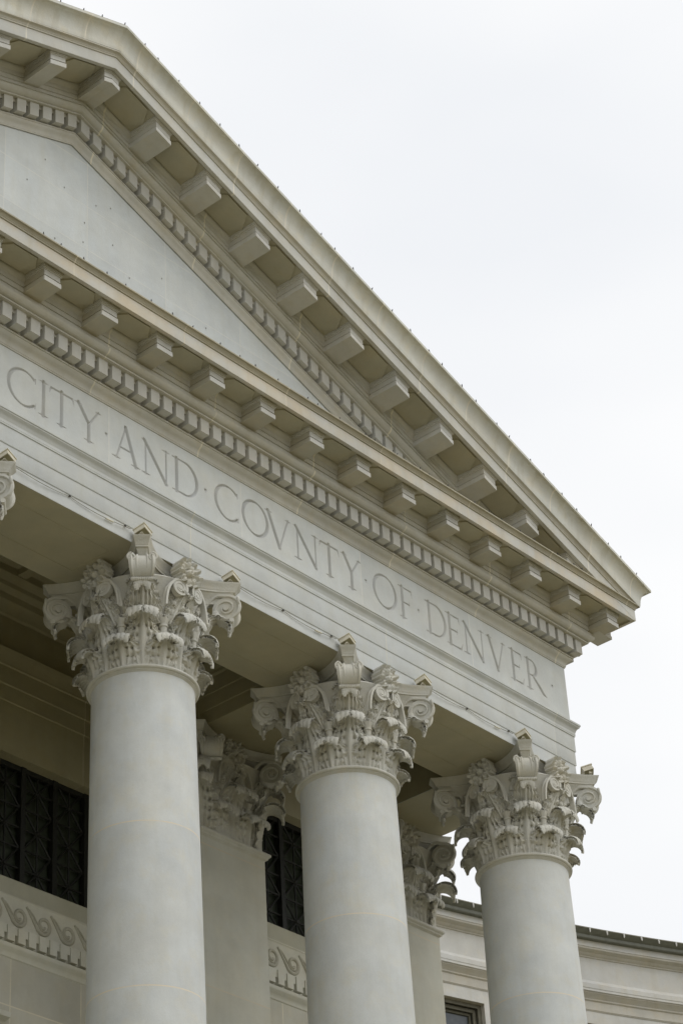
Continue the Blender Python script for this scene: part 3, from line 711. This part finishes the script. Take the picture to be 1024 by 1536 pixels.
# ------------------------------------------------------------------ pilasters
HWP = .83; YP = 3.6
def make_pilaster(x, label):
    p = thing('pilaster', label, 'pilaster', (x, YP, 0), 'pilasters on the wall behind the columns')
    b = MB(); b.box(-HWP, HWP, 0, .3, -19.2, -2.09); b.build('shaft', 'pil', p)
    def sq(prof):
        st = []
        for k in range(5):
            sx, sy = [(-1, 1), (-1, -1), (1, -1), (1, 1), (-1, 1)][k]
            st.append([(sx*(HWP+q), (-q if sy < 0 else .3), z) for q, z in prof])
        return strip(st[:4])
    b = MB(); b.add(*sq([(0, -2.12), (.02, -2.10), (.045, -2.085), (.05, -2.06), (.065, -2.05), (.085, -2.03), (.09, -2.0), (.08, -1.98), (.04, -1.965), (0, -1.96)])); b.build('neck_moulding', 'cap', p, 30)
    b = MB(); b.add(*sq([(-.03, -1.965), (-.03, -1.2), (0, -.8), (.07, -.5), (.12, -.37), (.10, -.35)])); cp = b.build('capital', 'cap', p, 30)
    # abacus over a square plan: same slab, moved back so that its front matches
    V, Fc = abacus_mesh(1.22, 1.03, .92)
    mk('abacus', [(x_, y_+.86, z) for x_, y_, z in V], Fc, 'cap', cp, 35)
    def fl(key, VF, name, loc, rz):
        if key not in PR: PR[key] = child(name, VF, 'cap', cp, loc, rz)
        else: put(PR[key], cp, loc, rz)
    # front: two low leaves, one tall one in the middle, tall ones on the corners
    for s in (-1, 1):
        fl('plow', leaf(.80, .52, .08, .095, 215, 4, seed=11, nv=60) if 'plow' not in PR else None, 'acanthus_leaf', (s*.42, .02, ZC), 0)
    fl('pup', leaf(.88, .95, .14, .11, 215, 6, seed=12, nv=90) if 'pup' not in PR else None, 'acanthus_leaf', (0, .03, ZC), 0)
    for s in (-1, 1):
        fl('pcorner', leaf(.70, .93, .16, .13, 215, 6, seed=13, nv=90) if 'pcorner' not in PR else None, 'acanthus_leaf', (s*(HWP-.06), .07, ZC), s*PI/4)
        for s2 in (-1, 1):
            o = put(PR['cal'], cp, (s*.42+s2*.09, 0, -1.20), 0); o.rotation_euler = (0, math.radians(s2*22), 0)
        put(PR['stem'], cp, (s*.42, .02, -1.27), 0)
        put(PR['vol'], cp, (s*-.17, .69, 0), math.radians(-90+s*45))
        for q_ in PR['ear']: put(q_, cp, (s*-.17, .69, 0), math.radians(-90+s*45))
        put(PR['mid'], cp, (s*(HWP-.10), .04, -1.28), s*PI/4)
        o = put(PR['hel'], cp, (s*.17, -.07, -.56), 0); o.scale = (-s, 1, 1)
    put(PR['ros'], cp, (0, -.02, -.20), 0)
    return p
p1 = make_pilaster(7.5, 'pilaster behind the gap between the widest column and the middle column')
dup(p1, None, location=(12.5, YP, 0), label='narrow view of the end pilaster, between the middle and the corner column')

# ------------------------------------------------------------------ the wall behind the columns
bl = thing('building_wall', 'shaded stone wall behind the columns with grilled windows and a scroll band', 'building')
YW, YB = 5.5, 3.75; ZW0, ZW1 = -3.19, -.80       # recessed middle wall, forward end walls; sill and head of the windows
WX = [(-11.56, -8.44, YB), (-6.66, -3.59, YW), (-1.56, 1.56, YW), (3.59, 6.66, YW), (8.44, 11.56, YB)]
SEC = [(-13.3, -6.72, YB), (-6.72, 6.72, YW), (6.72, 13.3, YB)]
def wall_pieces(x0, x1, y, name_):
    b = MB(); xs = [x0]+[v for w_ in WX if w_[2] == y and x0 < w_[0] < x1 for v in w_[:2]]+[x1]
    for i in range(0, len(xs), 2): b.box(xs[i], xs[i+1], y, y+.9, ZW0, ZW1)
    b.box(x0, x1, y, y+.9, ZW1, .0)
    b.box(x0, x1, y+.001, y+.9, .0, 4.2)
    b.box(x0, x1, y, y+.9, -3.52, ZW0)
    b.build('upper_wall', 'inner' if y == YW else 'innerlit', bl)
    b = MB(); b.box(x0, x1, y-.003, y, -3.52, ZW0); b.build('apron', 'apron', bl)
    b = MB(); b.box(x0, x1, y, y+.9, -19.2, -4.62); b.box(x0, x1, y+.003, y+.9, -4.62, -3.52)
    b.build('lower_wall', 'wall', bl)
    pb = [(.0, -3.515), (.045, -3.52), (.05, -3.54), (.035, -3.555), (.03, -3.57), (.03, -4.06), (.045, -4.07), (.055, -4.095), (.04, -4.105)]
    b = MB(); b.add(*strip([[(x0, y-p, z) for p, z in pb], [(x1, y-p, z) for p, z in pb]])); b.build('scroll_band', 'pil', bl, 30)
    pb = [(0, -4.66), (.02, -4.645), (.03, -4.60), (.06, -4.555), (.11, -4.52), (.125, -4.49), (.125, -4.445), (.015, -4.44), (.015, -4.105)]
    b = MB(); b.add(*strip([[(x0, y-p, z) for p, z in pb], [(x1, y-p, z) for p, z in pb]])); b.build('bed_moulding', 'pil', bl, 30)
for q_ in SEC: wall_pieces(*q_, '')
b = MB(); b.box(-13.25, 13.25, YW+.9, 16, -23.2, 5.5)
for s in (-1, 1):
    x0_, x1_ = (6.73, 13.25) if s > 0 else (-13.25, -6.73)
    b.box(x0_, x1_, YB+.9, YW+.9, -23.2, 4.2)
b.build('main_block', 'wall', bl)
b = MB()                                     # entablature along the recessed wall
for pr in ([(0, -.04), (.0, .208), (.02, .225), (.02, .525), (.04, .545), (.04, .892), (.07, .91), (.07, .96), (.13, 1.09), (.16, 1.2), (.0, 1.22)],
           [(0, 1.95), (.05, 1.98), (.08, 2.08), (.18, 2.18), (.2, 2.3), (.32, 2.36), (.34, 2.44), (.45, 2.55), (.45, 2.72)]):
    b.add(*strip([[(-6.72, YW-.01-p, z) for p, z in pr], [(6.72, YW-.01-p, z) for p, z in pr]]))
b.build('wall_entablature', 'inner', bl, 30)
b = MB(); b.box(-12.4, 12.4, 1.75, YB-.001, 2.7, 3.0); b.box(-6.7, 6.7, YB, YW-.001, 2.7, 3.0)
for x in np.arange(-12, 12.1, 1.2): b.box(x-.1, x+.1, 1.75, YB if abs(x) > 6.6 else YW, 2.58, 2.7)
for y in (2.1, 3.2): b.box(-12.4, 12.4, y, y+.18, 2.585, 2.7)
b.box(-6.7, 6.7, 4.4, 4.58, 2.585, 2.7)
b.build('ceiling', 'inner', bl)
b = MB(); b.box(-12.4, 12.4, 1.60, 1.75, 1.195, 2.75)
for x in (-12.4, 12.25): b.box(x, x+.15, 1.75, YB, 1.195, 2.75)
b.build('inner_frieze', 'inner', bl)
# window openings with grilles
def make_window(x0, x1, yw_):
    b = MB(); y = yw_+.30
    for i in range(5):
        x = x0+(x1-x0)*i/4; b.box(x-.055, x+.055, y-.09, y+.02, ZW0, ZW1)
    b.box(x0, x1, y-.07, y+.02, ZW1-.10, ZW1); b.box(x0, x1, y-.07, y+.02, ZW0, ZW0+.05)
    wn = b.build('window', 'grille', bl)
    mk('pane', [(x0, y+.06, ZW0), (x1, y+.06, ZW0), (x1, y+.06, ZW1), (x0, y+.06, ZW1)], [(0, 1, 2, 3)], 'glass', wn)
    g = MB(); bw = (x1-x0)/4
    for i in range(4):
        xa = x0+bw*i+.05; xb = x0+bw*(i+1)-.05; xm = (xa+xb)/2
        for k in range(3):
            za = ZW0+.02+k*.79; zb = za+.79; zm = (za+zb)/2
            for p, q in (((xa, za), (xb, zb)), ((xa, zb), (xb, za)), ((xm, za), (xm, zb)), ((xa, zm), (xb, zm)), ((xa, za), (xb, za))):
                g.tube([(p[0], y-.03, min(p[1], ZW1)), (q[0], y-.03, min(q[1], ZW1))], .023, 6)
            g.tube([(xm, y-.075, zm), (xm, y-.02, zm)], [.035, .07], 10)
    g.build('grille', 'grille', wn)
    b = MB(); b.box(x0-.02, x1+.02, yw_+.04, yw_+.5, ZW0-.02, ZW0+.001)
    b.build('sill', 'inner', wn)
for w_ in WX: make_window(*w_)
def scroll_vf():
    b = MB(); pts = []
    for i in range(9): t = i/8; pts.append((-.36+.24*t, .20-.32*t**1.1-.02))
    c = (0, -.02); n = 40
    for i in range(n+1):
        q = math.radians(215+470*i/n); r = .165*(1-.78*i/n); pts.append((c[0]+r*math.cos(q), c[1]+r*math.sin(q)))
    b.tube([(x, 0, z) for x, z in pts], [.018+.014*min(1, i/10)*(1-i/len(pts)*.5) for i in range(len(pts))], 8)
    pts = []
    for i in range(n//2+1):
        q = math.radians(200+240*i/(n//2)); r = .115*(1-.3*i/(n//2)); pts.append((c[0]+.01+r*math.cos(q), c[1]+.01+r*math.sin(q)))
    b.tube([(-.30, 0, .15), (-.22, 0, .09)]+[(x, 0, z) for x, z in pts], .013, 8)
    return b
s0 = d0 = None
for y, xs in ((YW, np.arange(3.525, 6.6, .565)), (YB, np.arange(8.55, 11.9, .565))):
    for x in xs:
        if s0 is None: s0 = scroll_vf().build('scroll', 'scroll', bl, 60); s0.scale = (1.12, 1.0, 1.15); o = s0
        else: o = s0.copy(); col.objects.link(o)
        o.location = (x, y-.035, -3.835)
for y, xs in ((YW, np.arange(3.52, 6.7, .2425)), (YB, np.arange(8.36, 11.7, .2425))):
    for x in xs:
        if d0 is None:
            b = MB(); b.box(0, .165, -.11, 0, -.27, 0); b.box(.165, .2425, -.085, 0, -.14, 0); b.box(.165, .2425, -.03, 0, -.27, -.14); d0 = b.build('dentil', 'pil', bl); o = d0
        else: o = d0.copy(); col.objects.link(o)
        o.location = (x, y-.015, -4.12)
b = MB()                                     # head moulding of the doorway below, just inside the left edge
pb = [(0, -5.95), (.05, -5.92), (.10, -5.86), (.22, -5.82), (.24, -5.74), (0, -5.70)]
b.add(*strip([[(2.9, YW-p, z) for p, z in pb], [(3.78, YW-p, z) for p, z in pb]])); b.add([(3.78, YW-p, z) for p, z in pb], [tuple(range(len(pb)))])
b.build('door_hood', 'pil', bl)
# the platform the columns stand on
st = thing('portico_steps', 'stone platform and steps under the columns, below the picture', 'steps')
b = MB(); b.box(-14.6, 14.6, -.8, YW+.9, -23.2, -19.2)
for k in range(12): b.box(-14.6, 14.6, -.8-.38*(k+1), -.8-.38*k, -23.2, -19.2-.33*(k+1))
b.build('platform', 'pil', st)

# ------------------------------------------------------------------ the curved wing behind
wg = thing('curved_wing', 'lower curved wing of pale stone with dark metal roof edge, beyond the corner column', 'building')
CY = lambda x: -.014*(x-25)**2-.299*(x-25)+10.116+.6
def wing_sweep(prof, x0=13.4, x1=46, n=60):
    st = []
    for i in range(n+1):
        x = x0+(x1-x0)*i/n; s = -.028*(x-25)-.299; l = math.hypot(1, s); nx, ny = s/l, -1/l
        st.append([(x+nx*p, CY(x)+ny*p, z) for p, z in prof])
    return strip(st)
def WP(x, p, z):
    s = -.028*(x-25)-.299; l = math.hypot(1, s); return (x+s/l*p, CY(x)-p/l, z)
wins = [(23.20+3.65*k, 1.22) for k in range(-2, 6)]
b = MB()
def wing_wall():
    xs_ = [13.4]
    for xw, ww in wins: xs_ += [xw, xw+ww]
    xs_ += [46]
    for i in range(len(xs_)-1):
        z1 = -23.2
        op = i % 2 == 1
        n = 1 if op else 5
        for z0_, z1_ in (((1.83, 2.17), (-23.2, -1.2)) if op else ((-23.2, 2.17),)):
            st_ = []
            for k in range(n+1):
                x = xs_[i]+(xs_[i+1]-xs_[i])*k/n; st_.append([WP(x, 0, z0_), WP(x, 0, z1_)])
            b.add(*strip(st_))
wing_wall(); b.build('wall', 'wing', wg, 20)
b = MB(); b.add(*wing_sweep([(0, 2.165), (.02, 2.17), (.02, 2.19), (.035, 2.195), (.035, 2.42), (.05, 2.43), (.07, 2.45), (.07, 2.48), (.10, 2.52), (.16, 2.58), (.18, 2.60), (.18, 2.63)])); b.build('lower_moulding', 'wmould', wg, 25)
b = MB(); b.add(*wing_sweep([(.18, 2.63), (.215, 2.635), (.215, 2.70), (.225, 2.705), (.225, 2.83), (.22, 2.835), (.20, 2.85), (.12, 2.93), (.10, 2.965), (.09, 2.97)])); b.build('ledge', 'wing', wg, 25)
b = MB(); b.add(*wing_sweep([(.09, 2.965), (.09, 3.60)])); b.build('parapet', 'wing', wg, 25)
b = MB(); b.add(*wing_sweep([(.09, 3.59), (.12, 3.60), (.12, 3.63), (.15, 3.645), (.18, 3.67), (.20, 3.70), (.26, 3.72), (.31, 3.745), (.32, 3.76), (.32, 3.79)])); b.build('upper_moulding', 'wmould', wg, 25)
b = MB(); b.add(*wing_sweep([(.32, 3.79), (.34, 3.80), (.34, 3.97), (.3, 3.98)])); b.build('coping', 'wing', wg, 25)
b = MB(); b.add(*wing_sweep([(.3, 3.96), (.46, 3.965), (.47, 3.985), (.47, 4.06), (.49, 4.07), (.55, 4.13), (.60, 4.18), (.60, 4.205), (.56, 4.21), (-.5, 4.3), (-6, 5.0)])); b.build('roof_edge', 'gutter', wg, 25)
for xw, ww in wins:
    xa, xb = xw, xw+ww; D = .40
    b = MB()
    pa, pb_, qa, qb = WP(xa, 0, 0), WP(xb, 0, 0), WP(xa, -D, 0), WP(xb, -D, 0)
    z0_, z1_ = -1.2, 1.83
    q = lambda p, z: (p[0], p[1], z)
    b.add([q(pa, z0_), q(qa, z0_), q(qa, z1_), q(pa, z1_)], [(0, 1, 2, 3)]); b.add([q(pb_, z0_), q(qb, z0_), q(qb, z1_), q(pb_, z1_)], [(0, 1, 2, 3)])
    b.add([q(pa, z1_), q(qa, z1_), q(qb, z1_), q(pb_, z1_)], [(0, 1, 2, 3)]); b.add([q(pa, z0_), q(qa, z0_), q(qb, z0_), q(pb_, z0_)], [(0, 1, 2, 3)])
    wn = b.build('window', 'wmould', wg)
    b = MB()
    def fr(x0_, x1_, za, zb, p0, p1):
        V = [WP(x, p, z) for z in (za, zb) for p in (p0, p1) for x in (x0_, x1_)]
        b.add(V, [(0, 2, 3, 1), (4, 5, 7, 6), (0, 1, 5, 4), (2, 6, 7, 3), (0, 4, 6, 2), (1, 3, 7, 5)])
    for ins, p0, t_ in ((0, -.14, .10), (.10, -.24, .09), (.19, -.33, .06)):
        fr(xa+ins, xa+ins+t_, z0_, z1_-ins, p0, p0-.05); fr(xb-ins-t_, xb-ins, z0_, z1_-ins, p0, p0-.05); fr(xa+ins+t_, xb-ins-t_, z1_-ins-t_, z1_-ins, p0, p0-.05)
    b.build('frame', 'frame', wn)
    V = [WP(xa, -.38, z0_), WP(xb, -.38, z0_), WP(xb, -.38, z1_), WP(xa, -.38, z1_)]
    mk('pane', V, [(0, 1, 2, 3)], 'glassw', wn)

# ------------------------------------------------------------------ floodlights on the abacus corners
def lamp_at(x, y, rz, label):
    l = thing('floodlight', label, 'light fixture', (x, y, 0), 'small floodlights sitting on the capital corners', rz); l.scale = (.68, .68, .8); l.location.z = .035; l.rotation_euler = (math.radians(-20), math.radians(20), rz)
    b = MB()
    # open box: four walls, tilted up a little
    w_, d_, t_ = .155, .15, .016
    b.box(-w_, w_, -d_, -d_+t_, .09, .225); b.box(-w_, w_, d_-t_, d_, .09, .225); b.box(-w_, -w_+t_, -d_+t_, d_-t_, .09, .225); b.box(w_-t_, w_, -d_+t_, d_-t_, .09, .225)
    b.box(-w_+t_, w_-t_, -d_+t_, d_-t_, .20, .225)
    b.build('housing', 'lamp', l)
    b = MB(); b.box(-w_-.022, w_+.022, -d_-.022, d_+.022, .226, .252); b.build('lid', 'lamp', l)
    b = MB(); b.box(-w_+t_, w_-t_, -d_+t_, d_-t_, .105, .118); b.build('lens', 'lens', l)
    b = MB()
    b.tube([(-.10, .0, -.002), (-.10, .0, .05), (-.06, .0, .10)], .022, 8); b.tube([(.10, .0, -.002), (.10, .0, .05), (.06, .0, .10)], .022, 8); b.box(-.13, .13, -.05, .05, -.001, .014)
    b.build('bracket', 'lamp', l, 40)
    return l
def labl(which, side): return f'small cream floodlight on the {side} corner of the {which} capital'
lamp_at(2.5-1.03, A-1.07, math.radians(8), labl("widest column's", 'near'))
lamp_at(2.5+1.03, A-1.07, math.radians(8), labl("widest column's", 'right'))
lamp_at(7.5-1.03, A-1.07, math.radians(10), labl("middle column's", 'near'))
lamp_at(7.5+1.03, A-1.07, math.radians(6), labl("middle column's", 'right'))
lamp_at(12.5-1.03, A-1.07, math.radians(8), labl("corner column's", 'near'))
lamp_at(12.5+1.03, A-1.07, math.radians(40), labl("corner column's", 'right')+', against the sky')
lamp_at(-2.5+1.03, A-1.07, math.radians(8), 'small cream floodlight at the left edge of the picture, on a cut-off capital')

# ------------------------------------------------------------------ cables and strings of bulbs
def cable_between(xa, xb, label):
    b = MB(); n = 24; pts = []
    for i in range(n+1):
        t = i/n; pts.append((xa+(xb-xa)*t, -.028-.01*math.sin(t*9), .235-.055*abs(math.sin(PI*t*2))-.02*t))
    o = thing('cable', label, 'cable', (0, 0, 0), 'cables along the bottom of the architrave')
    b.tube(pts, .006, 6); b.build('wire', 'cable', o, 60)
    b = MB()
    for t in (.04, .5, .96): b.box(xa+(xb-xa)*t-.013, xa+(xb-xa)*t+.013, -.038, .0, .22, .245)
    b.build('clip', 'dark', o)
    b = MB(); b.tube([(xb-.55, -.03, .165), (xb-.38, -.03, .175)], .014, 8); b.build('connector', 'lamp', o, 60)
cable_between(-1.3, 1.35, 'thin cable clipped under the word CITY, left of the widest column')
cable_between(3.65, 6.35, 'thin cable clipped along the beam between the widest and the middle capital')
cable_between(8.65, 11.35, 'thin cable clipped along the beam between the middle and the corner capital')
def bulbs(name, label, pts, cat, h=.05, mat='dark', group=None, wire=True, r=.013):
    o = thing(name, label, cat, (0, 0, 0), group)
    if wire:
        b = MB(); b.tube(pts, .0075, 5); b.build('wire', 'cable', o, 60)
    for i, p in enumerate(pts):
        if wire and i % 2 == 0: pass
        b = MB(); q = Vector(p); j = Vector((rng.uniform(-.02, .02), rng.uniform(-.015, .005), 0))
        b.tube([q, q+j*.5+Vector((0, 0, h*.5)), q+j+Vector((0, 0, h))], [r, r, r*.6], 6); b.build('bulb', mat, o, 60)
    return o
xs_ = [-2.6+.50*i+rng.uniform(-.12, .12) for i in range(36)]
bulbs('string_lights', 'string of little bulbs along the top edge of the sloping gutter, against the sky', [(x, -1.378, 4.352+DZ(x)+.004) for x in xs_ if x < XC+1.25], 'string lights', h=.055, r=.012)
xs_ = [-1.8+.52*i+rng.uniform(-.16, .16) for i in range(30)]
bulbs('string_lights', 'string of little bulbs along the top of the level stained cornice', [(x, -1.175, 3.874) for x in xs_ if x < 13], 'string lights', h=.05, r=.012)
o = bulbs('string_lights', 'white bulbs hanging along the dark roof edge of the curved wing', [WP(20.4+.50*i, .60, 4.185) for i in range(22)], 'string lights', h=-.11, mat='bulb', r=.022)
